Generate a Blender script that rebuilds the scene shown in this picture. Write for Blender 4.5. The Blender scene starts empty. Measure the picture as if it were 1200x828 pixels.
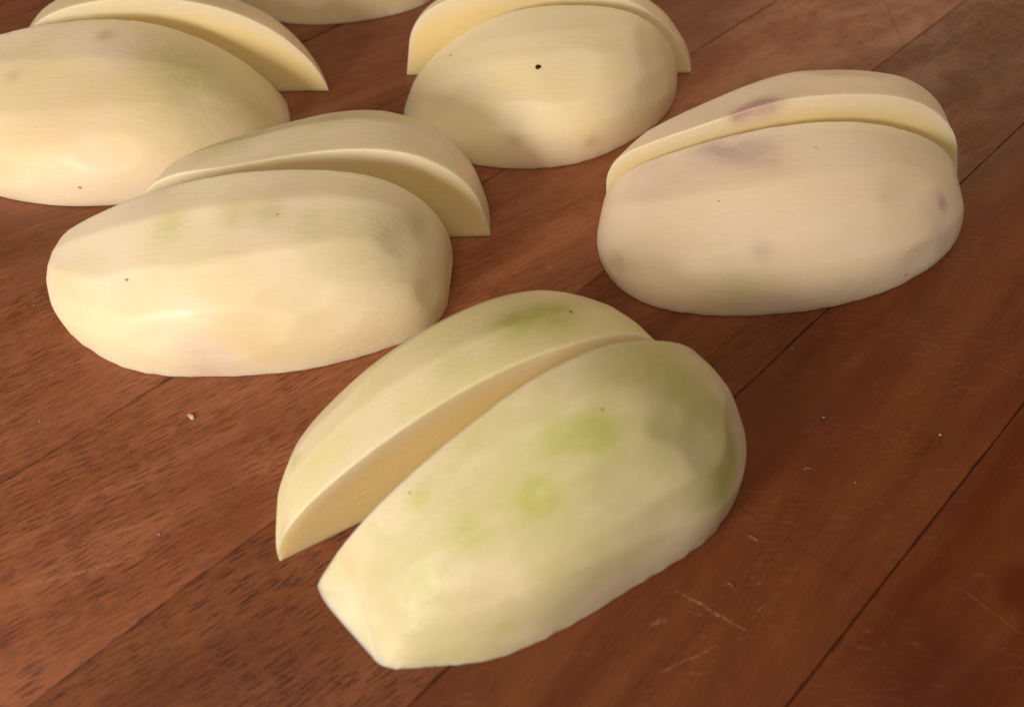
import bpy, bmesh, math, random
import numpy as np
from mathutils import Vector, Matrix

# ------------------------------------------------------------------ camera, world, light, exposure
scene = bpy.context.scene
col = scene.collection
PITCH = math.atan2(1219.0, 901.0)            # looking down at the board
cam_data = bpy.data.cameras.new('camera')
cam = bpy.data.objects.new('camera', cam_data)
col.objects.link(cam)
cam.location = (0.0, -0.11049, 0.149486)
cam.rotation_euler = (math.pi / 2 - PITCH, 0, 0)
cam_data.sensor_width = 36.0
cam_data.lens = 27.03
cam_data.clip_start = 0.005
cam_data.clip_end = 20.0
cam_data.dof.use_dof = True
cam_data.dof.focus_distance = 0.195
cam_data.dof.aperture_fstop = 13.0
scene.camera = cam

world = bpy.data.worlds.new('World')
scene.world = world
world.use_nodes = True
bg = world.node_tree.nodes['Background']
bg.inputs['Color'].default_value = (1.0, 0.72, 0.44, 1)
bg.inputs['Strength'].default_value = 0.09


def lamp(name, loc, aim, size, power, colour):
    d = bpy.data.lights.new(name, 'AREA')
    d.shape = 'DISK'
    d.size = size
    d.energy = power
    d.color = colour
    o = bpy.data.objects.new(name, d)
    col.objects.link(o)
    o.location = loc
    o.rotation_euler = (Vector(aim) - Vector(loc)).to_track_quat('-Z', 'Y').to_euler()
    return o


lamp('kitchen_lamp', (-0.32, -0.35, 0.17), (-0.03, 0.03, 0.0), 0.15, 2.1, (1.0, 0.89, 0.84))
lamp('room_lamp', (-0.12, -0.45, 1.00), (0.0, 0.04, 0.0), 0.7, 4.6, (1.0, 0.885, 0.79))
lamp('back_fill', (0.60, 1.10, 0.55), (0.10, 0.12, 0.0), 0.6, 2.4, (1.0, 0.62, 0.36))  # unseen fill, added behind to put warm sheen and red on the far board

scene.view_settings.view_transform = 'Standard'
scene.view_settings.look = 'None'
scene.view_settings.exposure = 0.13
scene.view_settings.gamma = 1.0

# ------------------------------------------------------------------ node helpers


class NT:
    def __init__(self, mat):
        mat.use_nodes = True
        self.t = mat.node_tree
        self.n = self.t.nodes
        self.l = self.t.links
        self.n.clear()

    def node(self, kind, **kw):
        nd = self.n.new(kind)
        for k, v in kw.items():
            setattr(nd, k, v)
        return nd

    def put(self, sock, v):
        if isinstance(v, bpy.types.NodeSocket):
            self.l.new(v, sock)
        elif isinstance(v, (tuple, list)) and len(v) == 3 and sock.type == 'RGBA':
            sock.default_value = (*v, 1)
        else:
            sock.default_value = v

    def math(self, op, a, b=0.0, c=None, clamp=False):
        nd = self.node('ShaderNodeMath', operation=op, use_clamp=clamp)
        self.put(nd.inputs[0], a)
        self.put(nd.inputs[1], b)
        if c is not None:
            self.put(nd.inputs[2], c)
        return nd.outputs[0]

    def vmath(self, op, a, b=None, out=0):
        nd = self.node('ShaderNodeVectorMath', operation=op)
        self.put(nd.inputs[0], a)
        if b is not None:
            self.put(nd.inputs[1], b)
        return nd.outputs[out]

    def mix(self, f, a, b, blend='MIX'):
        nd = self.node('ShaderNodeMix', data_type='RGBA', blend_type=blend)
        self.put(nd.inputs[0], f)
        self.put(nd.inputs[6], a)
        self.put(nd.inputs[7], b)
        return nd.outputs[2]

    def mapping(self, v, loc=(0, 0, 0), rot=(0, 0, 0), scale=(1, 1, 1)):
        nd = self.node('ShaderNodeMapping')
        self.put(nd.inputs[0], v)
        nd.inputs[1].default_value = loc
        nd.inputs[2].default_value = rot
        nd.inputs[3].default_value = scale
        return nd.outputs[0]

    def noise(self, v, scale, detail=3.0, rough=0.5, dist=0.0):
        nd = self.node('ShaderNodeTexNoise')
        self.put(nd.inputs['Vector'], v)
        nd.inputs['Scale'].default_value = scale
        nd.inputs['Detail'].default_value = detail
        nd.inputs['Roughness'].default_value = rough
        nd.inputs['Distortion'].default_value = dist
        return nd.outputs['Fac']

    def ramp(self, f, lo, hi, a=0.0, b=1.0):
        nd = self.node('ShaderNodeMapRange', interpolation_type='SMOOTHSTEP')
        self.put(nd.inputs[0], f)
        nd.inputs[1].default_value = lo
        nd.inputs[2].default_value = hi
        nd.inputs[3].default_value = a
        nd.inputs[4].default_value = b
        return nd.outputs[0]

    def attr(self, name):
        return self.node('ShaderNodeAttribute', attribute_name=name).outputs['Fac']


# ------------------------------------------------------------------ wood
MM = 1000.0
SCRATCHES = [  # two ends in mm on the board, width, strength
    ((32.1, -57.9), (45.5, -66.1), 0.20, 0.42), ((-97.0, -57.4), (-74.0, -50.7), 0.26, 0.42),
    ((-90.0, -49.4), (-76.0, -43.5), 0.14, 0.30), ((27.0, -73.5), (38.9, -68.4), 0.16, 0.30),
    ((46.0, -63.6), (51.0, -59.4), 0.14, 0.22), ((26.2, -64.9), (30.5, -63.1), 0.35, 0.28),
    ((88.0, -57.0), (99.4, -68.8), 0.12, 0.22), ((113.1, -2.1), (124.7, -9.8), 0.14, 0.25),
    ((9.0, 29.2), (11.6, 26.3), 0.30, 0.25)]
DARK_SCRATCHES = [((136.1, 163.0), (134.5, 129.0), 0.35, 0.55), ((88.0, 33.0), (138.0, 21.0), 0.25, 0.25),
                  ((44.0, -37.0), (75.0, -62.0), 0.18, 0.30), ((58.0, -66.0), (100.0, -88.0), 0.18, 0.30)]
STAINS = [((101.0, -57.7), 5.0, (0.090, 0.014, 0.0025), 0.7), ((-101.0, -70.0), 6.0, (0.09, 0.016, 0.018), 0.45),
          ((75.6, -73.5), 12.0, (0.07, 0.014, 0.005), 0.45), ((-59.0, -40.0), 10.0, (0.14, 0.035, 0.010), 0.35),
          ((60.0, -20.0), 14.0, (0.12, 0.03, 0.010), 0.35)]


def segment_mask(nt, pos, segs, wob):
    total = 0.0
    for a, b, wd, st in segs:
        ba = (b[0] - a[0], b[1] - a[1], 0.0)
        pa = nt.vmath('SUBTRACT', pos, (a[0], a[1], 0.0))
        h = nt.math('DIVIDE', nt.vmath('DOT_PRODUCT', pa, ba, 1), ba[0] ** 2 + ba[1] ** 2, clamp=True)
        sc = nt.node('ShaderNodeVectorMath', operation='SCALE')
        sc.inputs[0].default_value = ba
        nt.put(sc.inputs['Scale'], h)
        d = nt.vmath('LENGTH', nt.vmath('SUBTRACT', pa, sc.outputs[0]), None, 1)
        taper = nt.math('SINE', nt.math('MULTIPLY', h, math.pi))
        m = nt.math('MULTIPLY', nt.ramp(d, wd * 0.3, wd * 1.8, st, 0.0), nt.math('POWER', taper, 0.35))
        m = nt.math('MULTIPLY', m, wob)
        total = m if total == 0.0 else nt.math('MAXIMUM', total, m)
    return total


def wood(name, seed, light, dark, flecks, grain_turn, reddish, span, fur):
    mat = bpy.data.materials.new(name)
    nt = NT(mat)
    out = nt.node('ShaderNodeOutputMaterial')
    bsdf = nt.node('ShaderNodeBsdfPrincipled')
    nt.l.new(bsdf.outputs[0], out.inputs[0])
    obj = nt.node('ShaderNodeTexCoord').outputs['Object']
    geo = nt.node('ShaderNodeNewGeometry').outputs['Position']
    p = nt.mapping(obj, (seed * 131.7, seed * 71.3, seed * 3.1), (0, 0, grain_turn), (MM, MM, MM))
    wpos = nt.vmath('MULTIPLY', geo, (MM, MM, 0.0))
    # slow wander so that the grain is not ruler straight
    wander = nt.noise(nt.mapping(p, scale=(1 / 45, 1 / 30, 1 / 30)), 1.0, 2.0)
    sep = nt.node('ShaderNodeSeparateXYZ')
    nt.put(sep.inputs[0], p)
    comb = nt.node('ShaderNodeCombineXYZ')
    nt.put(comb.inputs[0], sep.outputs[0])
    nt.put(comb.inputs[1], nt.math('ADD', sep.outputs[1], nt.math('MULTIPLY', nt.math('SUBTRACT', wander, 0.5), 4.5)))
    g = comb.outputs[0]
    broad = nt.noise(nt.mapping(g, scale=(1 / 70, 1 / 9, 1)), 1.0, 4.0, 0.6)
    mott = nt.noise(nt.mapping(p, scale=(1 / 24, 1 / 14, 1)), 1.0, 4.0, 0.6, 0.6)
    fibre = nt.noise(nt.mapping(g, scale=(1 / 9, 1 / 0.7, 1)), 1.0, 3.0, 0.6)
    base = nt.mix(nt.ramp(broad, 0.32, 0.70), dark, light)
    base = nt.mix(nt.ramp(mott, 0.45, 0.75, 0.0, 0.55), base, reddish)
    base = nt.mix(nt.ramp(mott, 0.42, 0.22, 0.0, 0.45), base, tuple(c * 0.62 for c in dark))
    base = nt.mix(nt.ramp(fibre, 0.40, 0.75, 0.0, fur), base, tuple(min(1, c * 1.35) for c in light))

    def fleck(ul, vl, thr, keep, off):
        vo = nt.node('ShaderNodeTexVoronoi', voronoi_dimensions='2D', feature='F1')
        nz = nt.node('ShaderNodeTexNoise')
        nt.put(nz.inputs['Vector'], nt.mapping(g, (off, off, 0), scale=(1 / 3.0, 1 / 1.2, 1)))
        dv = nt.vmath('MULTIPLY', nt.vmath('SUBTRACT', nz.outputs['Color'], (0.5, 0.5, 0.5)), (0.5, 0.9, 0.0))
        nt.put(vo.inputs['Vector'], nt.vmath('ADD', nt.mapping(g, (off * 7.7, off * 3.3, 0), scale=(1 / ul, 1 / vl, 1)), dv))
        vo.inputs['Scale'].default_value = 1.0
        vo.inputs['Randomness'].default_value = 1.0
        m = nt.ramp(vo.outputs['Distance'], thr * 0.55, thr * 1.02, 1.0, 0.0)
        pick = nt.node('ShaderNodeSeparateColor')
        nt.put(pick.inputs[0], vo.outputs['Color'])
        return nt.math('MULTIPLY', m, nt.ramp(pick.outputs[0], keep, keep + 0.5))
    f1 = fleck(7.2, 0.66, 0.36, 0.12, 0.0)
    f2 = fleck(4.0, 0.52, 0.32, 0.2, 3.7)
    fl = nt.math('MAXIMUM', f1, nt.math('MULTIPLY', f2, 0.75))
    fl = nt.math('MULTIPLY', fl, nt.ramp(mott, 0.30, 0.60, 0.35, 1.0))
    xsep = nt.node('ShaderNodeSeparateXYZ')
    nt.put(xsep.inputs[0], obj)
    along = nt.ramp(nt.math('ADD', xsep.outputs[0], nt.math('MULTIPLY', nt.math('SUBTRACT', mott, 0.5), 0.12)), -0.11, 0.01, 1.0, 0.28)
    flm = nt.math('MULTIPLY', nt.math('MULTIPLY', fl, along), flecks)
    base = nt.mix(flm, base, (dark[0] * 0.42, dark[1] * 0.34, dark[2] * 0.28))
    # grime worked into the joints
    osep = nt.node('ShaderNodeSeparateXYZ')
    nt.put(osep.inputs[0], obj)
    edge = nt.math('SUBTRACT', (span[1] - span[0]) / 2, nt.math('MULTIPLY', nt.math('ABSOLUTE', osep.outputs[1]), MM))
    egn = nt.noise(nt.mapping(obj, (seed * 3.0, 0, 0), scale=(MM / 7, MM / 2.5, 1)), 1.0, 4.0, 0.65)
    edge = nt.math('ADD', edge, nt.math('MULTIPLY', nt.math('SUBTRACT', egn, 0.47), 2.6))
    base = nt.mix(nt.ramp(edge, -0.1, 0.5, 0.6, 0.0), base, (dark[0] * 0.30, dark[1] * 0.24, dark[2] * 0.2))
    # pale scuffs, chalky dried starch
    scuff_n = nt.noise(nt.mapping(wpos, (seed, 0, 0), (0, 0, 0.55), (1 / 4.0, 1 / 0.9, 1)), 1.0, 5.0, 0.7, 0.5)
    scuff_a = nt.noise(nt.mapping(wpos, (9.1, 4.2, 0), scale=(1 / 16, 1 / 16, 1)), 1.0, 3.0)
    scuff = nt.math('MULTIPLY', nt.ramp(scuff_n, 0.50, 0.78, 0.0, 0.46), nt.ramp(scuff_a, 0.42, 0.64))
    wnz = nt.node('ShaderNodeTexNoise')
    nt.put(wnz.inputs['Vector'], wpos)
    wnz.inputs['Scale'].default_value = 0.45
    wscr = nt.vmath('ADD', wpos, nt.vmath('MULTIPLY', nt.vmath('SUBTRACT', wnz.outputs['Color'], (0.5, 0.5, 0.5)), (1.1, 1.1, 0.0)))
    wob_n = nt.noise(nt.mapping(wpos, scale=(1, 1, 1)), 1.3, 3.0, 0.7)
    def near(x, y):
        v = -x * math.sin(BOARD_ANGLE) + y * math.cos(BOARD_ANGLE)
        return span[0] - 8 < v < span[1] + 8
    sc_here = [g_ for g_ in SCRATCHES if near(*g_[0]) or near(*g_[1])]
    dk_here = [g_ for g_ in DARK_SCRATCHES if near(*g_[0]) or near(*g_[1])]
    marks = segment_mask(nt, wscr, sc_here, nt.ramp(wob_n, 0.38, 0.66))
    dmarks = segment_mask(nt, wscr, dk_here, nt.ramp(wob_n, 0.20, 0.50, 0.4, 1.0))
    for (sx, sy), r, c, st in STAINS:
        if not (near(sx, sy) or near(sx - r, sy + r) or near(sx + r, sy - r)):
            continue
        d = nt.vmath('LENGTH', nt.vmath('SUBTRACT', wpos, (sx, sy, 0)), None, 1)
        d = nt.math('ADD', d, nt.math('MULTIPLY', nt.math('SUBTRACT', scuff_a, 0.5), r * 1.6))
        base = nt.mix(nt.ramp(d, r * 0.50, r * 1.35, st, 0.0), base, c)
    pale = (0.30, 0.14, 0.085)
    base = nt.mix(dmarks, base, tuple(c * 0.35 for c in dark))
    base = nt.mix(scuff, base, pale)
    base = nt.mix(marks, base, (0.55, 0.36, 0.25))
    nt.put(bsdf.inputs['Base Color'], base)
    ro = nt.math('ADD', nt.ramp(mott, 0.3, 0.7, 0.40, 0.52), nt.math('MULTIPLY', flm, 0.2))
    nt.put(bsdf.inputs['Roughness'], ro)
    bsdf.inputs['Specular IOR Level'].default_value = 0.32
    hgt = nt.math('SUBTRACT', nt.math('MULTIPLY', fibre, 0.25), flm)
    hgt = nt.math('ADD', hgt, nt.math('MULTIPLY', marks, 0.8))
    bump = nt.node('ShaderNodeBump')
    bump.inputs['Strength'].default_value = 0.55
    bump.inputs['Distance'].default_value = 0.00010
    nt.put(bump.inputs['Height'], hgt)
    nt.l.new(bump.outputs[0], bsdf.inputs['Normal'])
    return mat


def plain(name, colour, rough=0.6, spec=0.3, sss=0.0, noise_scale=0.0):
    mat = bpy.data.materials.new(name)
    nt = NT(mat)
    out = nt.node('ShaderNodeOutputMaterial')
    bsdf = nt.node('ShaderNodeBsdfPrincipled')
    nt.l.new(bsdf.outputs[0], out.inputs[0])
    if noise_scale:
        nz = nt.noise(nt.node('ShaderNodeTexCoord').outputs['Object'], noise_scale, 4.0)
        nt.put(bsdf.inputs['Base Color'], nt.mix(nt.ramp(nz, 0.3, 0.7), tuple(c * 0.7 for c in colour), colour))
    else:
        bsdf.inputs['Base Color'].default_value = (*colour, 1)
    bsdf.inputs['Roughness'].default_value = rough
    bsdf.inputs['Specular IOR Level'].default_value = spec
    if sss:
        bsdf.inputs['Subsurface Weight'].default_value = sss
        bsdf.inputs['Subsurface Radius'].default_value = (1, 0.7, 0.4)
        bsdf.inputs['Subsurface Scale'].default_value = 0.002
    return mat


# ------------------------------------------------------------------ the cutting board
BOARD_ANGLE = math.radians(43.35)
board = bpy.data.objects.new('cutting_board', None)
col.objects.link(board)
board.rotation_euler = (0, 0, BOARD_ANGLE)
board['label'] = 'reddish brown beech cutting board of glued planks under the potato pieces'
board['category'] = 'cutting board'
# joints, mm across the board (from the near corner to the far one) and the width of each open joint
JOINTS = [(-139.5, 0.3), (-91.6, 0.17), (-44.6, 0.11), (2.7, 0.05), (50.3, 0.06), (99.0, 0.05), (146.5, 0.3), (194.0, 0.3), (242.0, 0.3), (290.0, 0.3)]
PLANK_LOOK = [  # light, dark, flecks, grain turn, red
    ((0.155, 0.040, 0.0076), (0.105, 0.0210, 0.0030), 0.20, 0.05, (0.110, 0.0180, 0.0026)),
    ((0.175, 0.050, 0.0115), (0.120, 0.0280, 0.0051), 0.35, -0.03, (0.125, 0.0240, 0.0038)),
    ((0.205, 0.068, 0.0229), (0.125, 0.0340, 0.0089), 0.92, 0.13, (0.135, 0.0310, 0.0072)),
    ((0.305, 0.111, 0.0459), (0.207, 0.0650, 0.0229), 0.85, 0.16, (0.190, 0.0480, 0.0145)),
    ((0.292, 0.106, 0.0450), (0.197, 0.0620, 0.0221), 0.80, 0.14, (0.185, 0.0470, 0.0153)),
    ((0.245, 0.090, 0.0399), (0.165, 0.0520, 0.0195), 0.40, 0.18, (0.170, 0.0440, 0.0153)),
    ((0.240, 0.088, 0.0391), (0.162, 0.0510, 0.0191), 0.35, 0.10, (0.170, 0.0430, 0.0153)),
    ((0.240, 0.088, 0.0391), (0.162, 0.0510, 0.0191), 0.35, 0.05, (0.170, 0.0430, 0.0153)),
    ((0.240, 0.088, 0.0391), (0.162, 0.0510, 0.0191), 0.35, 0.05, (0.170, 0.0430, 0.0153))]
rnd = random.Random(4)


def plank_mesh(half_len, half_wid, thick, seed):
    """a plank with eased, slightly uneven long edges"""
    r = random.Random(seed)
    n = 90
    prof = []
    e = 0.00022
    verts, faces = [], []
    ph = [r.uniform(0, 6.28) for _ in range(6)]
    for i in range(n + 1):
        x = -half_len + 2 * half_len * i / n
        j1 = 0.00004 * math.sin(x * 170 + ph[0]) + 0.00004 * math.sin(x * 410 + ph[1]) + r.uniform(-1, 1) * 0.00005
        j2 = 0.00004 * math.sin(x * 150 + ph[2]) + 0.00004 * math.sin(x * 430 + ph[3]) + r.uniform(-1, 1) * 0.00005
        y0, y1 = -half_wid + j1, half_wid + j2
        verts += [(x, y0, -thick), (x, y0, -e), (x, y0 + e * 0.35, -e * 0.3), (x, y0 + e * 1.1, 0),
                  (x, y1 - e * 1.1, 0), (x, y1 - e * 0.35, -e * 0.3), (x, y1, -e), (x, y1, -thick)]
    for i in range(n):
        a, b = i * 8, i * 8 + 8
        for k in range(8):
            k2 = (k + 1) % 8
            faces.append((a + k, a + k2, b + k2, b + k))
    faces.append(tuple(range(8)))
    faces.append(tuple(n * 8 + k for k in reversed(range(8))))
    me = bpy.data.meshes.new('plank')
    me.from_pydata(verts, [], faces)
    bm = bmesh.new()
    bm.from_mesh(me)
    bmesh.ops.recalc_face_normals(bm, faces=bm.faces)
    bm.to_mesh(me)
    bm.free()
    return me


for i in range(len(JOINTS) - 1):
    a = JOINTS[i][0] + JOINTS[i][1] / 2
    b = JOINTS[i + 1][0] - JOINTS[i + 1][1] / 2
    me = plank_mesh(0.30, (b - a) / 2 / MM, 0.026, i)
    o = bpy.data.objects.new('plank', me)
    col.objects.link(o)
    o.parent = board
    o.location = (0.05, (a + b) / 2 / MM, [0, -0.00010, -0.00003, -0.00008, -0.00002, -0.00006][i % 6])
    lt, dk, fk, tn, rd = PLANK_LOOK[i]
    me.materials.append(wood('beech_plank_%d' % i, i + 1.37, lt, dk, fk, tn, rd, (a, b), 0.22 if i < 2 else 0.42))
bed_me = plank_mesh(0.298, (290.0 + 139.5) / 2 / MM - 0.002, 0.020, 77)
bed = bpy.data.objects.new('glue_bed', bed_me)
col.objects.link(bed)
bed.parent = board
bed.location = (0.05, (290.0 - 139.5) / 2 / MM, -0.0005)
bed_me.materials.append(plain('dark_joint_grime', (0.045, 0.013, 0.005), 0.8, 0.2, 0, 300.0))

# ------------------------------------------------------------------ potato pieces
# per piece: place, turn, half length, nine base widths, nine ridge heights, four end slants
FITS = {
    'F2': [-0.006208, -0.029982, 0.502294, 0.047452, 0.013947, 0.021182, 0.026378, 0.030102, 0.031524, 0.030835, 0.027159, 0.020149, 0.010439, 0.002515, 0.013708, 0.022109, 0.028661, 0.031878, 0.030799, 0.026003, 0.017637, 0.006446, 0.387692, -0.076908, 0.293612, -0.109628],
    'F1': [0.002911, -0.031952, 0.548944, 0.049639, 0.01901, 0.02407, 0.029568, 0.032448, 0.032917, 0.032501, 0.025781, 0.015262, 0.001497, 0.009224, 0.020007, 0.028035, 0.033761, 0.035457, 0.032947, 0.026041, 0.016716, 0.004362, 0.259577, 0.132504, 0.772502, -0.322203],
    'B2': [-0.050035, 0.037846, 0.035369, 0.044286, 0.010306, 0.020178, 0.027699, 0.032665, 0.035555, 0.035681, 0.030972, 0.021167, 0.008795, 0.009929, 0.018303, 0.023714, 0.026028, 0.028849, 0.030304, 0.028191, 0.021061, 0.010762, 0.263925, -0.011636, -0.064573, -0.202967],
    'B1': [-0.065984, 0.028206, 0.040833, 0.050423, 0.001477, 0.013217, 0.024134, 0.032963, 0.035329, 0.034149, 0.029289, 0.023084, 0.014042, 0.003849, 0.012728, 0.019877, 0.026796, 0.031586, 0.032331, 0.0287, 0.018342, 0.00423, -0.180429, -0.087773, 0.020288, 0.007233],
    'D2': [0.077774, 0.058297, 0.061401, 0.05106, 0.001488, 0.011566, 0.019509, 0.02639, 0.030902, 0.031072, 0.028404, 0.02311, 0.014835, 0.005768, 0.013918, 0.019357, 0.024904, 0.030115, 0.031165, 0.029157, 0.022314, 0.011517, 0.346268, 0.185065, -0.095112, -0.467383],
    'D1': [0.076242, 0.055593, 0.064636, 0.05057, 0.008931, 0.025166, 0.037468, 0.042835, 0.043258, 0.038987, 0.030034, 0.017822, 0.001503, 0.001504, 0.010402, 0.016513, 0.021585, 0.024861, 0.024875, 0.020862, 0.014041, 0.00513, -0.291681, -0.082973, 0.04387, -0.377536],
    'C2': [0.0122, 0.114318, 0.011958, 0.046876, 0.001498, 0.011752, 0.019382, 0.024418, 0.026302, 0.024778, 0.02005, 0.012332, 0.00209, 0.012013, 0.020569, 0.026142, 0.029351, 0.030025, 0.028384, 0.02339, 0.013808, 0.001489, 0.053166, 0.238437, 0.177012, -0.333858],
    'C1': [0.01087, 0.110215, 0.014598, 0.04314, 0.011119, 0.024848, 0.03509, 0.041656, 0.043867, 0.040434, 0.030442, 0.018221, 0.002736, 0.001486, 0.012371, 0.020796, 0.025368, 0.026431, 0.025365, 0.021093, 0.012589, 0.001495, -0.152735, -0.154001, 0.597742, -0.094265],
    'A2': [-0.105517, 0.103882, 0.027523, 0.046409, 0.01123, 0.021254, 0.028519, 0.032774, 0.033458, 0.03047, 0.023808, 0.013886, 0.001498, 0.004723, 0.016238, 0.024948, 0.030062, 0.031902, 0.03036, 0.024549, 0.014791, 0.002306, -0.171837, -0.218811, -0.059326, -0.191578],
    'A1': [-0.123357, 0.097273, 0.02468, 0.052067, 0.008705, 0.024127, 0.036037, 0.044275, 0.046786, 0.042996, 0.0329, 0.020527, 0.004994, 0.001741, 0.012551, 0.020552, 0.025807, 0.028712, 0.029013, 0.024275, 0.014466, 0.001495, 0.007008, 0.272772, 0.034803, -0.37332],
    'E': [-0.067139, 0.184509, 0.088305, 0.04136, 0.006758, 0.021084, 0.032113, 0.039319, 0.04121, 0.038875, 0.033467, 0.024445, 0.01199, 0.002044, 0.012125, 0.019318, 0.024015, 0.025866, 0.024664, 0.019818, 0.012076, 0.001498, 0.034836, -0.01409, -0.093481, 0.047642],
}

UNDER = {'F2': (.05, 2.1), 'B2': (.05, 2.1), 'D2': (.05, 2.1), 'C2': (.05, 2.1), 'A2': (.05, 2.1), 'F1': (.1, 2.25),
         'B1': (.15, 2.25), 'D1': (.22, 2.3), 'C1': (.22, 2.2), 'A1': (.2, 2.2), 'E': (.2, 2.2)}
# per piece: coloured patches (along, round, radius mm, kind, strength) and eyes (along, round, radius mm)
SPOTS = {
    'F1': ([(-0.55, 0.85, 18.0, 'g', 0.13), (0.255, 0.85, 14.8, 'g', 0.2), (-0.589, 0.662, 3.8, 'g', 0.5), (-0.589, 0.662, 2.5, 'r', 0.35), (-0.177, 0.725, 3.9, 'g', 0.95), (-0.353, 0.775, 3.6, 'g', 0.7), (-0.942, 0.662, 3.0, 'g', 0.85), (-1.217, 0.575, 3.3, 'g', 0.55), (-1.041, 0.9, 2.3, 'g', 0.5), (-0.687, 0.938, 2.7, 'g', 0.25), (-0.785, 0.225, 1.8, 'g', 0.4), (0.471, 0.338, 4.9, 'g', 0.75), (0.589, 0.825, 6.5, 'g', 0.45), (0.707, 0.438, 4.4, 'g', 0.6), (0.648, 0.65, 4.6, 'g', 0.35), (0.353, 0.875, 9.5, 'g', 0.25), (-0.707, 0.688, 4.4, 'g', 0.25), (-1.532, 0.888, 3.5, 'y', 0.4), (-0.962, 0.338, 9.1, 'm', 0.15), (-0.432, 0.262, 7.7, 'm', 0.15)],
           [(-1.06, 0.938, 0.34), (-0.059, 0.788, 0.33), (0.471, 0.425, 0.26)]),
    'F2': ([(0.452, 0.8, 5.9, 'g', 0.95), (0.216, 0.788, 4.4, 'g', 0.8), (0.844, 0.675, 4.4, 'g', 0.4), (-0.157, 0.862, 3.6, 'g', 0.3), (-1.178, 0.575, 1.7, 'g', 0.6), (0.962, 0.9, 4.5, 'g', 0.3)],
           [(0.569, 0.825, 0.33)]),
    'B1': ([(-0.196, 0.788, 4.2, 'g', 0.5), (0.098, 0.788, 3.4, 'g', 0.5), (0.255, 0.788, 3.8, 'g', 0.55), (0.452, 0.725, 4.5, 'g', 0.35), (0.785, 0.712, 9.6, 'g', 0.22), (1.06, 0.825, 4.0, 'g', 0.5), (0.726, 0.588, 8.6, 'g', 0.12), (0.216, 0.225, 5.4, 'y', 0.6), (0.0, 0.1, 7.9, 'm', 0.35), (-0.353, 1.0, 8.0, 'm', 0.3), (0.295, 0.875, 11.5, 'm', 0.2), (0.196, 0.525, 9.3, 'y', 0.25)],
           [(-0.353, 0.575, 0.45), (0.295, 0.775, 0.34)]),
    'B2': ([(0.137, 0.725, 3.9, 'g', 0.5), (-0.452, 0.75, 6.1, 'g', 0.3), (-0.628, 0.85, 4.3, 'g', 0.3)],
           []),
    'D1': ([(-0.432, 0.938, 5.7, 'm', 0.6), (-0.196, 0.888, 6.9, 'm', 0.5), (-0.805, 0.862, 11.1, 'm', 0.25), (0.884, 0.538, 2.4, 'm', 0.75), (-0.177, 0.488, 2.6, 'm', 0.4), (-0.295, 0.238, 8.3, 'g', 0.35), (0.275, 0.112, 8.5, 'g', 0.2)],
           [(-0.412, 0.712, 0.25), (0.569, 0.125, 0.43), (0.118, 0.875, 0.3)]),
    'D2': ([(-0.196, 1.0, 3.5, 'm', 1.0), (-0.059, 1.0, 3.1, 'm', 0.9), (-0.275, 1.0, 2.6, 'm', 0.6), (-0.118, 0.95, 3.1, 'm', 0.6)],
           []),
    'C1': ([(-0.177, 0.262, 2.2, 'b', 0.28), (0.393, 0.2, 2.2, 'b', 0.4), (0.962, 0.825, 5.2, 'g', 0.35), (1.041, 0.45, 7.2, 'm', 0.15), (-0.511, 0.375, 12.1, 'g', 0.15), (0.295, 0.775, 9.8, 'g', 0.15), (0.746, 0.338, 5.0, 'g', 0.3)],
           [(-0.157, 0.65, 0.82), (-1.021, 0.825, 0.41)]),
    'C2': ([(1.355, 1.0, 3.8, 'g', 0.3), (-1.217, 1.0, 3.7, 'g', 0.25)],
           []),
    'A1': ([(0.275, 0.9, 2.4, 'b', 0.6), (0.687, 0.738, 8.6, 'g', 0.4), (0.884, 0.65, 12.1, 'g', 0.3), (1.158, 0.55, 7.0, 'g', 0.35), (0.687, 0.212, 9.6, 'g', 0.3), (-0.039, 0.538, 9.6, 'y', 0.5), (0.196, 0.588, 9.1, 'y', 0.35), (-0.255, 0.738, 2.3, 'b', 0.3), (0.452, 0.812, 9.5, 'm', 0.2)],
           [(-0.02, 0.175, 0.47)]),
    'A2': ([],
           []),
    'E': ([],
           []),
}

LABELS = {
    'F1': ('long peeled potato quarter with round green spots and a squared off tip', 'green flecked front potato'),
    'F2': ('slim peeled potato quarter with green crown, cut face turned to the green spotted quarter', ''),
    'B1': ('broad smooth peeled potato quarter with a faint row of green spots along its top', ''),
    'B2': ('peeled potato quarter close behind the one with a row of faint green spots', ''),
    'D1': ('peeled potato quarter with mauve bruising along its top edge and blunt rounded ends', ''),
    'D2': ('peeled potato quarter with a dark purple bruise across its cut edge', ''),
    'C1': ('rounded peeled potato quarter with one black dot on its side', ''),
    'C2': ('peeled potato quarter standing right behind the one with the black dot', ''),
    'A1': ('large yellowish peeled potato quarter with a small brown mark near its top', ''),
    'A2': ('curved peeled potato quarter behind the large yellowish one, pointed tip and cut face showing', ''),
    'E': ('peeled potato quarter lying farthest back, behind the curved pointed one', '')}
NN = 9
STROKES = {'B1': ([0, .30, .45, .63, .84, 1], [.2, .7, 1.1, 1.5, 1.1]), 'F1': ([0, .30, .48, .66, .84, 1], [.35, 1.1, 1.2, 1.1, .9]),
           'D1': ([0, .40, .58, .76, 1], [.15, .8, 1.1, 1.2]), 'C1': ([0, .34, .50, .70, .86, 1], [.2, .9, 1.0, 1.1, .9]),
           'A1': ([0, .38, .56, .78, 1], [.15, .6, .8, .8]), 'D2': ([0, .4, .68, 1], [.8, 1.1, 1.2])}
BLUNT = {'F1': [((-.93, -.36, 0.05), .0004)], 'F2': [((-.95, -.3, -.1), .0008)], 'B1': [((-1, 0.1, -.1), .0008)]}
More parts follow.
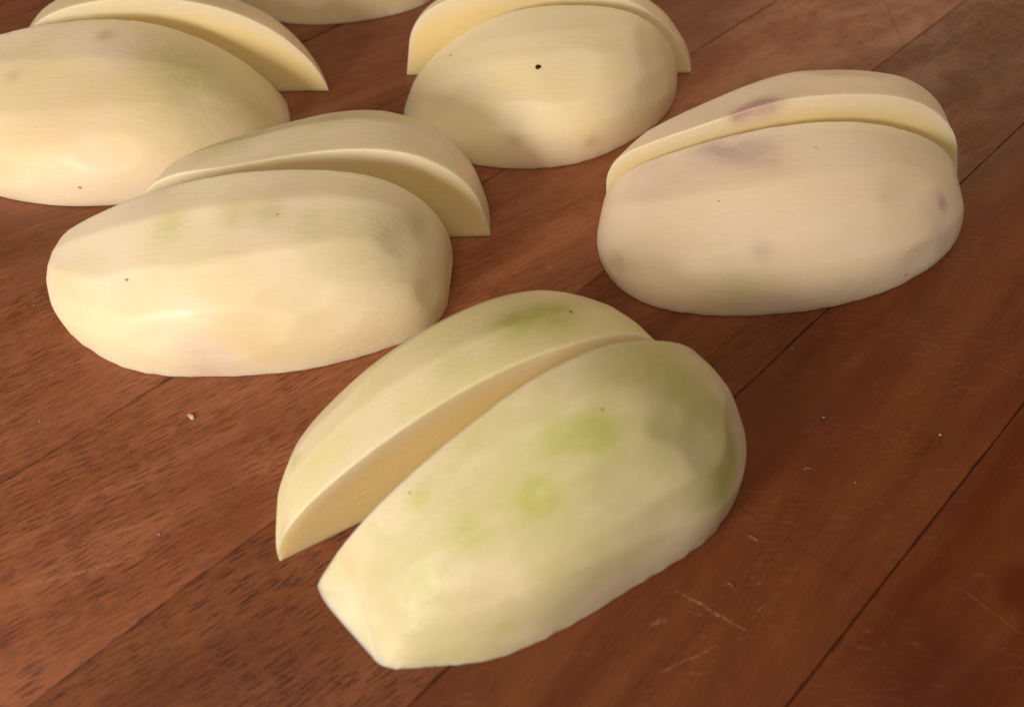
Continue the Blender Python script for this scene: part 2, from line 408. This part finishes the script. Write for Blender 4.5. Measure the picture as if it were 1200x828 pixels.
EXTRA = {'F1': [((.72, .52, .46), .0009), ((.35, .55, .75), .0007)], 'B1': [((.62, .35, .70), .0006), ((.8, .5, .35), .0004)],
         'C1': [((.75, .45, .48), .0005)], 'D1': [((-.85, .3, .35), .0005)],
         'D2': [((.85, .2, .5), .0010), ((.1, .3, .95), .0006)]}
TN = np.linspace(-np.pi / 2, np.pi / 2, NN)


def spline(y, t):
    y = np.asarray(y)
    h = TN[1] - TN[0]
    A = np.zeros((NN, NN))
    r = np.zeros(NN)
    A[0, 0] = A[-1, -1] = 1
    for i in range(1, NN - 1):
        A[i, i - 1:i + 2] = [1, 4, 1]
        r[i] = 6 * (y[i - 1] - 2 * y[i] + y[i + 1]) / h ** 2
    M = np.linalg.solve(A, r)
    i = np.clip(((t - TN[0]) / h).astype(int), 0, NN - 2)
    u = (t - TN[i]) / h
    return (1 - u) * y[i] + u * y[i + 1] + h * h / 6 * (((1 - u) ** 3 - (1 - u)) * M[i] + (u ** 3 - u) * M[i + 1])


class Piece:
    """a quarter of a potato: flat base, flat upright cut, peeled outside with knife facets"""

    def __init__(self, key, seed):
        self.key = key
        q = FITS[key]
        self.q = q
        self.u0, self.n = UNDER[key]
        self.sig = -1 if key.endswith('2') else 1
        self.L = q[3]
        r = np.random.RandomState(seed)
        # lengthwise peel strokes: boundaries round the section, drifting along the length
        b, g_ = STROKES.get(key, ([0, .3, .55, .78, 1], [.7, .9, 1.0, .9]))
        nb = len(b) - 1
        self.bnd = np.array(b, float)
        self.drift = r.uniform(-.065, .065, (nb - 1, 2))
        self.dph = r.uniform(0, 6.28, nb - 1)
        self.gain = np.array(g_)
        # short flat knife cuts
        self.planes = []
        for _ in range(7):
            v = np.array([r.uniform(-1.1, 1.1), abs(r.normal(0, .7)) + .15, abs(r.normal(0, .7)) + .15])
            self.planes.append((v / np.linalg.norm(v), r.uniform(.0002, .0007)))
        for v, d in EXTRA.get(key, []):
            v = np.array(v)
            self.planes.append((v / np.linalg.norm(v), d))
        self.sup = None

    def arc(self, t, b):
        """local (x, outward, up) on the peeled outside; t and b broadcast"""
        q = self.q
        w = np.maximum(spline(q[4:13], t), 2e-4)
        h = np.maximum(spline(q[13:22], t), 2e-4)
        ps0 = math.asin(self.u0)
        psi = -ps0 + b * (math.pi / 2 + ps0)

        def prof(psi):
            c = np.abs(np.cos(psi))
            s = np.abs(np.sin(psi))
            rr = (c ** self.n + s ** self.n) ** (-1 / self.n)
            return rr * np.cos(psi), rr * np.sin(psi)
        # facets
        m = np.ones(np.broadcast(t, b).shape)
        bb = np.broadcast_to(b, m.shape)
        tt = np.broadcast_to(t, m.shape)
        edges = [np.zeros_like(m)]
        for k in range(len(self.bnd) - 2):
            edges.append(self.bnd[k + 1] + self.drift[k, 0] * tt + self.drift[k, 1] * np.sin(2.2 * tt + self.dph[k]))
        edges.append(np.ones_like(m))
        acc = np.zeros_like(m)
        OFF = (-.014, -.007, 0, .007, .014)
        for of in OFF:
            b2 = np.clip(bb + of * np.clip(np.sin(np.pi * bb) * 3, 0, 1), 0, 1)
            mm_ = np.ones_like(m)
            for k in range(len(edges) - 1):
                a, c = edges[k], edges[k + 1]
                half = (c - a) * (math.pi / 2 + ps0) / 2
                mid = (b2 - (a + c) / 2) * (math.pi / 2 + ps0)
                inside = (b2 >= a) & (b2 < c)
                ratio = np.cos(half) / np.cos(np.clip(mid, -half, half))
                mm_ = np.where(inside, 1 + (ratio - 1) * self.gain[k], mm_)
            acc += mm_
        m = acc / len(OFF)
        m = m * (1 + 0.018 * np.sin(np.pi * np.clip(bb, 0, 1)))
        cy, cz = prof(psi)
        z0 = prof(np.array(-ps0))[1]
        z1 = prof(np.array(math.pi / 2))[1]
        cy = cy * m
        cz = (cz * m - z0) / (z1 - z0)
        cz = np.maximum(cz, 0) 
        O = w * cy
        Z = h * cz
        S = np.sin(t)
        X = self.L * S + (O * q[22] + Z * q[24]) * (1 - S) / 2 + (O * q[23] + Z * q[25]) * (1 + S) / 2
        P = np.stack(np.broadcast_arrays(X, O, Z), -1)
        if self.sup is None:
            return P
        wgt = np.clip(np.sin(np.pi * np.clip(bb, 0, 1)) * 3.0, 0, 1)
        k = 0.00009
        for (nv, dl), sp in zip(self.planes, self.sup):
            d = P @ nv - (sp - dl)
            d = k * np.logaddexp(0, d / k)
            wg = wgt if nv[2] > 0.3 else np.clip((1 - bb) * 6, 0, 1)
            P = P - (d * wg)[..., None] * nv
        return P

    def prepare(self):
        t = np.linspace(-np.pi / 2, np.pi / 2, 81)[:, None]
        b = np.linspace(0, 1, 41)[None, :]
        P = self.arc(t, b).reshape(-1, 3)
        self.sup = [(P @ nv).max() for nv, dl in self.planes]

    def world(self, P):
        """local (x, outward, up) -> object space"""
        return np.stack([P[..., 0], -self.sig * P[..., 1], P[..., 2]], -1)


def fillet(p0, c, p1, n):
    k = np.linspace(0, 1, n)[:, None]
    return (1 - k) ** 2 * p0 + 2 * k * (1 - k) * c + k ** 2 * p1


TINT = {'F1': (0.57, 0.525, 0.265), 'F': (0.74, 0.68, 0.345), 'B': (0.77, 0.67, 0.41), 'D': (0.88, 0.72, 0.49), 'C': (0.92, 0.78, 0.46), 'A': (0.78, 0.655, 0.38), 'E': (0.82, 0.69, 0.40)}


def build_piece(key, seed):
    pc = Piece(key, seed)
    pc.prepare()
    q = pc.q
    nT, nA, nC, nB, nF = 150, 110, 26, 10, 11
    T = np.linspace(-np.pi / 2, np.pi / 2, nT)
    bd = np.linspace(0, 1, 400)
    rs = np.random.RandomState(seed + 50)
    loops, attr_cut, attr_depth = [], [], []
    ridge_h = np.maximum(spline(q[13:22], T), 2e-4)
    dense = pc.arc(T[:, None], bd[None, :])              # nT x 400 x 3
    for i in range(nT):
        A = dense[i].copy()
        A[0, 2] = 0.0
        A[-1, 1] = 0.0
        zr = A[-1, 2]
        wb = A[0, 1]
        seg = np.concatenate([[0], np.cumsum(np.linalg.norm(np.diff(A, axis=0), axis=1))])
        tot = seg[-1]
        r_base = min(0.0006, 0.2 * tot, 0.3 * wb)
        r_ridge = min(0.0006 if pc.sig < 0 else 0.0007, 0.2 * tot, 0.3 * zr)
        r_in = min(0.0005, 0.2 * zr, 0.2 * wb)
        # cosine-eased positions along the peeled side
        s = np.linspace(r_base, tot - r_ridge, nA)
        arcp = np.stack([np.interp(s, seg, A[:, k]) for k in range(3)], 1)
        x0 = pc.L * np.sin(T[i])                          # the inner corner stays on the unslanted axis

        def along(p, qn, d):
            v = qn - p
            return p + v * min(1, d / max(np.linalg.norm(v), 1e-9))
        ridge = A[-1]
        base = A[0]
        inner = np.array([x0, 0, 0])
        f_ridge = fillet(arcp[-1], ridge, along(ridge, inner, r_ridge), nF)
        c0 = f_ridge[-1]
        c1 = along(inner, ridge, r_in)
        k = np.linspace(0, 1, nC)[:, None]
        cut = c0 * (1 - k) + c1 * k
        b0 = along(inner, base, r_in)
        f_in = fillet(c1, inner, b0, 4)
        b1 = along(base, inner, r_base)
        k = np.linspace(0, 1, nB)[:, None]
        bot = b0 * (1 - k) + b1 * k
        f_base = fillet(b1, base, arcp[0], 5)
        # arc | ridge fillet | cut | inner fillet | bottom | base fillet
        parts = [arcp, f_ridge[1:-1], cut, f_in[1:-1], bot, f_base[1:-1]]
        loop = np.concatenate(parts)
        loops.append(loop)
        cm = np.concatenate([np.zeros(nA), np.linspace(0, 1, nF)[1:-1], np.ones(nC), np.ones(2), np.ones(nB), np.linspace(1, 0, 5)[1:-1]])
        attr_cut.append(cm)
        endd = (math.cos(T[i])) * pc.L * 0.55
        dep = np.where(cm > 0.99, np.minimum(zr - loop[:, 2], endd), 0.0)
        attr_depth.append(dep)
    Lp = np.array(loops)                                   # nT x M x 3
    M = Lp.shape[1]
    # faint irregularity of a hand peeled surface
    ph = rs.uniform(0, 6.28, 8)
    x, o_, z = Lp[..., 0], Lp[..., 1], Lp[..., 2]
    wav = (np.sin(x * 160 + ph[0]) * np.sin(o_ * 190 + ph[1]) + np.sin(x * 95 + z * 210 + ph[2]) * .8
           + .5 * np.sin(x * 330 + ph[3]) * np.sin(z * 300 + o_ * 250 + ph[4]))
    ctr = np.array([0, 0, 0.004])
    rad = Lp * np.array([0.3, 1, 1])
    rad = rad / np.maximum(np.linalg.norm(rad, axis=-1, keepdims=True), 1e-6)
    onarc = np.zeros(M)
    onarc[:nA] = np.clip(np.sin(np.linspace(0, np.pi, nA)) * 3, 0, 1)
    Lp = Lp + rad * (wav * 0.00006 * onarc)[..., None]
    rag = rs.normal(0, 1, (2, nT))
    rag = np.array([np.convolve(v, [.25, .5, .25], 'same') for v in rag])
    jj = np.arange(M)
    near_base = np.exp(-np.minimum(jj, M - jj) / 3.0)
    near_ridge = np.exp(-np.abs(jj - (nA + nF / 2)) / 6.0)
    Lp[..., 1] += (rag[0][:, None] * near_base[None]) * 0.00013
    Lp[..., 2] += (rag[1][:, None] * near_ridge[None]) * 0.00009
    Lp[..., 2] = np.maximum(Lp[..., 2], 0)
    Lp[..., 1] = np.maximum(Lp[..., 1], 0)
    for nv, dep in BLUNT.get(key, []):
        nv = np.array(nv) / np.linalg.norm(nv)
        d = Lp @ nv
        d = d - (d.max() - dep)
        kk = 0.0011
        Lp[..., 0] -= kk * np.logaddexp(0, d / kk) / nv[0]
    # end caps: shrink the last section to its middle
    verts = [Lp.reshape(-1, 3)]
    cut_a = [np.array(attr_cut).reshape(-1)]
    dep_a = [np.array(attr_depth).reshape(-1)]
    faces = []
    for i in range(nT - 1):
        for j in range(M):
            j2 = (j + 1) % M
            faces.append((i * M + j, (i + 1) * M + j, (i + 1) * M + j2, i * M + j2))
    cnt = nT * M
    for end, row in ((0, 0), (1, nT - 1)):
        L0 = Lp[row]
        c = L0.mean(0)
        prev = row * M
        dome = 0.0 if (key, end) == ('F1', 0) or pc.sig < 0 else 0.06 * min(np.ptp(L0[:, 1]), np.ptp(L0[:, 2]))
        for f in (0.9, 0.75, 0.55, 0.3):
            R = c + (L0 - c) * f
            R[:, 0] += (1 if end else -1) * dome * (1 - f * f)
            R[:, 1] = np.maximum(R[:, 1], 0.0)
            verts.append(R)
            cut_a.append(np.array(attr_cut[row]) * 0.3)
            dep_a.append(np.zeros(M))
            for j in range(M):
                j2 = (j + 1) % M
                fc = (prev + j, prev + j2, cnt + j2, cnt + j)
                faces.append(fc if end == 0 else fc[::-1])
            prev = cnt
            cnt += M
        c = c + np.array([(1 if end else -1) * dome, 0, 0])
        verts.append(c[None])
        cut_a.append(np.zeros(1))
        dep_a.append(np.zeros(1))
        for j in range(M):
            j2 = (j + 1) % M
            fc = (prev + j, prev + j2, cnt)
            faces.append(fc if end == 0 else fc[::-1])
        cnt += 1
    V = np.concatenate(verts)
    cut_a = np.concatenate(cut_a)
    dep_a = np.concatenate(dep_a)
    me = bpy.data.meshes.new('potato_quarter')
    W = pc.world(V)
    me.from_pydata([tuple(v) for v in W], [], faces)
    bm = bmesh.new()
    bm.from_mesh(me)
    bmesh.ops.recalc_face_normals(bm, faces=bm.faces)
    bm.to_mesh(me)
    bm.free()
    me.polygons.foreach_set('use_smooth', [True] * len(me.polygons))
    # colour patches
    ch = {k: np.zeros(len(V)) for k in 'gymb'}
    for (t, b, r, kind, st) in SPOTS[key][0]:
        c = pc.arc(np.array([t]), np.array([b]))[0]
        d = np.linalg.norm(V - c, axis=1) * MM
        if kind == 'r':
            ch['g'] = ch['g'] + st * np.exp(-((d - r) / (r * 0.42)) ** 2)
            continue
        ch[kind] = np.maximum(ch[kind], 0) + st * np.exp(-((d / r) ** 2.2) * .85)
    for nm, arr in (('green', ch['g']), ('yellow', ch['y']), ('mauve', ch['m']), ('brown', ch['b']), ('cut', cut_a),
                    ('pith', np.clip((dep_a * MM - 2.2) / 4.5, 0, 1))):
        at = me.attributes.new(nm, 'FLOAT', 'POINT')
        at.data.foreach_set('value', np.clip(arr, 0, 1).astype(np.float32))
    ob = bpy.data.objects.new('potato_quarter', me)
    col.objects.link(ob)
    ob.location = (q[0], q[1], 0.00005)
    ob.rotation_euler = (0, 0, q[2])
    ob['label'] = LABELS[key][0]
    ob['category'] = 'potato'
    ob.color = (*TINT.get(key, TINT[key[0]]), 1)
    ob['group'] = 'peeled potato quarters on the board'
    return ob, pc


def potato_material():
    mat = bpy.data.materials.new('peeled_potato')
    nt = NT(mat)
    out = nt.node('ShaderNodeOutputMaterial')
    bsdf = nt.node('ShaderNodeBsdfPrincipled')
    nt.l.new(bsdf.outputs[0], out.inputs[0])
    tc = nt.node('ShaderNodeTexCoord').outputs['Object']
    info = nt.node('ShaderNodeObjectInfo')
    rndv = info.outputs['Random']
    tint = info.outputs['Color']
    off = nt.node('ShaderNodeCombineXYZ')
    nt.put(off.inputs[0], nt.math('MULTIPLY', rndv, 37.0))
    nt.put(off.inputs[1], nt.math('MULTIPLY', rndv, 91.0))
    p = nt.vmath('ADD', nt.vmath('MULTIPLY', tc, (MM, MM, MM)), off.outputs[0])
    big = nt.noise(nt.mapping(p, scale=(1 / 26, 1 / 18, 1 / 18)), 1.0, 3.0, 0.5)
    mid = nt.noise(nt.mapping(p, scale=(1 / 9, 1 / 6, 1 / 6)), 1.0, 4.0, 0.6)
    fine = nt.noise(nt.mapping(p, scale=(1 / 1.3, 1 / 1.0, 1 / 1.0)), 1.0, 3.0, 0.6)
    strk = nt.noise(nt.mapping(p, scale=(1 / 16, 1 / 1.0, 1 / 1.0)), 1.0, 3.0, 0.6)
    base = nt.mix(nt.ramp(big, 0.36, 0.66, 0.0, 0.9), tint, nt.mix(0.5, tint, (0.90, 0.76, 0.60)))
    base = nt.mix(nt.ramp(mid, 0.50, 0.78, 0.0, 0.22), base, (0.74, 0.65, 0.30))
    base = nt.mix(nt.ramp(mid, 0.46, 0.25, 0.0, 0.25), base, (0.79, 0.66, 0.48))
    # pale cortex at the rim, yellower flesh inside
    cut = nt.attr('cut')
    base = nt.mix(nt.math('MULTIPLY', cut, 0.8), base, (0.82, 0.71, 0.47))
    pith = nt.math('MULTIPLY', nt.attr('pith'), nt.ramp(mid, 0.2, 0.7, 0.75, 1.0))
    base = nt.mix(pith, base, (0.83, 0.68, 0.30))
    veins = nt.noise(nt.mapping(p, scale=(1 / 4.5, 1 / 2.2, 1 / 2.2)), 1.0, 4.0, 0.65, 0.4)
    jit = nt.ramp(veins, 0.30, 0.66, 0.68, 1.2)
    outer = nt.math('SUBTRACT', 1.0, cut, clamp=True)
    gm = nt.math('MULTIPLY', nt.math('MULTIPLY', nt.attr('green'), jit, clamp=True), outer)
    base = nt.mix(nt.math('MULTIPLY', gm, 0.85), base, (0.45, 0.46, 0.105))
    base = nt.mix(nt.math('MULTIPLY', nt.attr('yellow'), 0.6), base, (0.66, 0.48, 0.20))
    mv = nt.math('MULTIPLY', nt.attr('mauve'), nt.ramp(mid, 0.30, 0.60, 0.55, 1.2), clamp=True)
    base = nt.mix(nt.math('MULTIPLY', mv, 0.75), base, (0.42, 0.26, 0.26))
    base = nt.mix(nt.math('MULTIPLY', nt.attr('brown'), 0.8), base, (0.45, 0.26, 0.09))
    nt.put(bsdf.inputs['Base Color'], base)
    nt.put(bsdf.inputs['Roughness'], nt.ramp(mid, 0.3, 0.7, 0.44, 0.60))
    bsdf.inputs['Specular IOR Level'].default_value = 0.35
    bsdf.inputs['Subsurface Weight'].default_value = 0.6
    bsdf.inputs['Subsurface Radius'].default_value = (1.0, 0.80, 0.35)
    bsdf.inputs['Subsurface Scale'].default_value = 0.006
    bump = nt.node('ShaderNodeBump')
    bsdf.inputs['Coat Weight'].default_value = 0.05
    bsdf.inputs['Coat Roughness'].default_value = 0.22
    bump.inputs['Strength'].default_value = 0.7
    bump.inputs['Distance'].default_value = 0.00022
    nt.put(bump.inputs['Height'], nt.math('ADD', nt.math('MULTIPLY', fine, 0.35), nt.math('MULTIPLY', strk, 0.65)))
    nt.l.new(bump.outputs[0], bsdf.inputs['Normal'])
    return mat


POTATO = potato_material()
EYE_MAT = plain('eye_pit', (0.035, 0.022, 0.012), 0.7, 0.2, 0, 2000.0)
EYE_SOFT = plain('eye_mark', (0.44, 0.33, 0.16), 0.7, 0.2, 0, 2000.0)


def blob_mesh(name, rx, ry, rz, seed, rough=0.25, sub=2):
    bm = bmesh.new()
    bmesh.ops.create_icosphere(bm, subdivisions=sub, radius=1.0)
    r = random.Random(seed)
    ph = [r.uniform(0, 6.28) for _ in range(6)]
    for v in bm.verts:
        c = v.co
        k = 1 + rough * (math.sin(c.x * 2.3 + ph[0]) * math.sin(c.y * 2.7 + ph[1]) + 0.6 * math.sin(c.z * 3.9 + c.x * 2 + ph[2]))
        v.co = Vector((c.x * k * rx, c.y * k * ry, c.z * k * rz))
    me = bpy.data.meshes.new(name)
    bm.to_mesh(me)
    bm.free()
    me.polygons.foreach_set('use_smooth', [True] * len(me.polygons))
    return me


for n_, key in enumerate(['F1', 'F2', 'B1', 'B2', 'D1', 'D2', 'C1', 'C2', 'A1', 'A2', 'E']):
    ob, pc = build_piece(key, 11 + n_ * 7)
    ob.data.materials.append(POTATO)
    for k, (t, b, r) in enumerate(SPOTS[key][1]):
        e = 0.01
        c = pc.world(pc.arc(np.array([t]), np.array([b])))[0]
        cu = pc.world(pc.arc(np.array([t + e]), np.array([b])))[0] - c
        cv = pc.world(pc.arc(np.array([t]), np.array([min(b + e, 1)])))[0] - c
        nv = Vector(cu).cross(Vector(cv)).normalized()
        if nv.dot(Vector(c) - Vector((0, 0, 0.008))) < 0:
            nv = -nv
        deep = key == 'C1' and k == 0
        me = blob_mesh('eye', r / MM * (1.0 if deep else 1.25), r / MM * (0.95 if deep else 0.7), r / MM * 0.30, n_ * 9 + k, 0.12)
        me.materials.append(EYE_MAT if (deep or key == 'F2') else EYE_SOFT)
        eo = bpy.data.objects.new('eye', me)
        col.objects.link(eo)
        eo.parent = ob
        eo.location = Vector(c)
        eo.rotation_euler = nv.to_track_quat('Z', 'Y').to_euler()
        if deep:
            eo['label'] = 'small black eye pit'

# ------------------------------------------------------------------ crumbs on the board
CRUMB = plain('potato_crumb', (0.75, 0.60, 0.42), 0.5, 0.4, 0.3, 1500.0)
CRUMB_DULL = plain('dried_crumb', (0.50, 0.33, 0.20), 0.6, 0.3, 0.2, 1500.0)
FLAKE = plain('wet_flake', (0.27, 0.12, 0.06), 0.4, 0.5, 0.2, 1500.0)
crumb_spots = [(-72.7, -46.3, .26), (-107.1, -19.1, .2), (-121.1, 15.1, .22), (71.0, -18.1, .24), (96.0, -22.7, .26),
               (68.0, 1.5, .2), (73.8, -34.5, .2)]
CRUMB_LABELS = ['tiny pale crumb beside the long pale scratch on the board', 'tiny crumb on the bare plank between the white shred and the long scratch',
                'tiny crumb on the bare board by the tip of the broad smooth quarter'] + ['tiny pale crumb on the dark planks beside the bruised and green spotted quarters'] * 4
for k, (x, y, r) in enumerate(crumb_spots):
    me = blob_mesh('potato_crumb', r * 1.3 / MM, r * 0.9 / MM, r * 0.6 / MM, 100 + k, 0.3, 1)
    me.materials.append(CRUMB if k in (3, 4) else CRUMB_DULL)
    o = bpy.data.objects.new('potato_crumb', me)
    col.objects.link(o)
    o.location = (x / MM, y / MM, r * 0.45 / MM)
    o.rotation_euler = (0, 0, k * 1.3)
    o['label'] = CRUMB_LABELS[k]
    o['category'] = 'crumb'
    o['group'] = 'potato crumbs on the board'


def chip(name, pts, thick, x, y, rz, mat, label, cat):
    bm = bmesh.new()
    lo = [bm.verts.new((px / MM, py / MM, 0)) for px, py in pts]
    hi = [bm.verts.new((px * .86 / MM, py * .86 / MM, thick / MM * (1 + .3 * math.sin(i * 2.1)))) for i, (px, py) in enumerate(pts)]
    n = len(pts)
    bm.faces.new(hi)
    bm.faces.new(lo[::-1])
    for i in range(n):
        bm.faces.new((lo[i], lo[(i + 1) % n], hi[(i + 1) % n], hi[i]))
    me = bpy.data.meshes.new(name)
    bm.to_mesh(me)
    bm.free()
    me.materials.append(mat)
    o = bpy.data.objects.new(name, me)
    col.objects.link(o)
    o.location = (x / MM, y / MM, 0.0)
    o.rotation_euler = (0, 0, rz)
    o['label'] = label
    o['category'] = cat
    return o


chip('potato_chip', [(-.95, -.35), (-.2, -.45), (.8, -.4), (1.0, .1), (.5, .42), (-.5, .36), (-1.0, .1)], 0.35, -73.1, -17.9, -0.75, CRUMB,
     'small white oblong potato shred lying alone below the broad smooth quarter', 'potato shred')
chip('potato_flake', [(-1.1, .5), (-.5, .75), (.3, .5), (.9, -.1), (1.0, -.7), (.6, -.85), (.2, -.3), (-.4, .15)], 0.12, 49.4, -47.1, 0.0, FLAKE,
     'thin curved translucent flake beside the green spotted quarter', 'potato flake')
chip('potato_flake', [(-.9, .1), (-.2, .5), (.6, .4), (.9, -.2), (.6, -.3), (.1, .1), (-.6, -.2)], 0.12, 64.3, -31.2, 0.2, FLAKE,
     'dull little flake stuck to the board between two scattered crumbs', 'potato flake')
chip('potato_flake', [(-.7, .2), (-.1, .6), (.5, .3), (.7, -.5), (.4, -.5), (.1, .1), (-.4, .0)], 0.12, 43.0, -56.9, 0.1, FLAKE,
     'tiny hooked flake next to a pale straight knife scratch', 'potato flake')
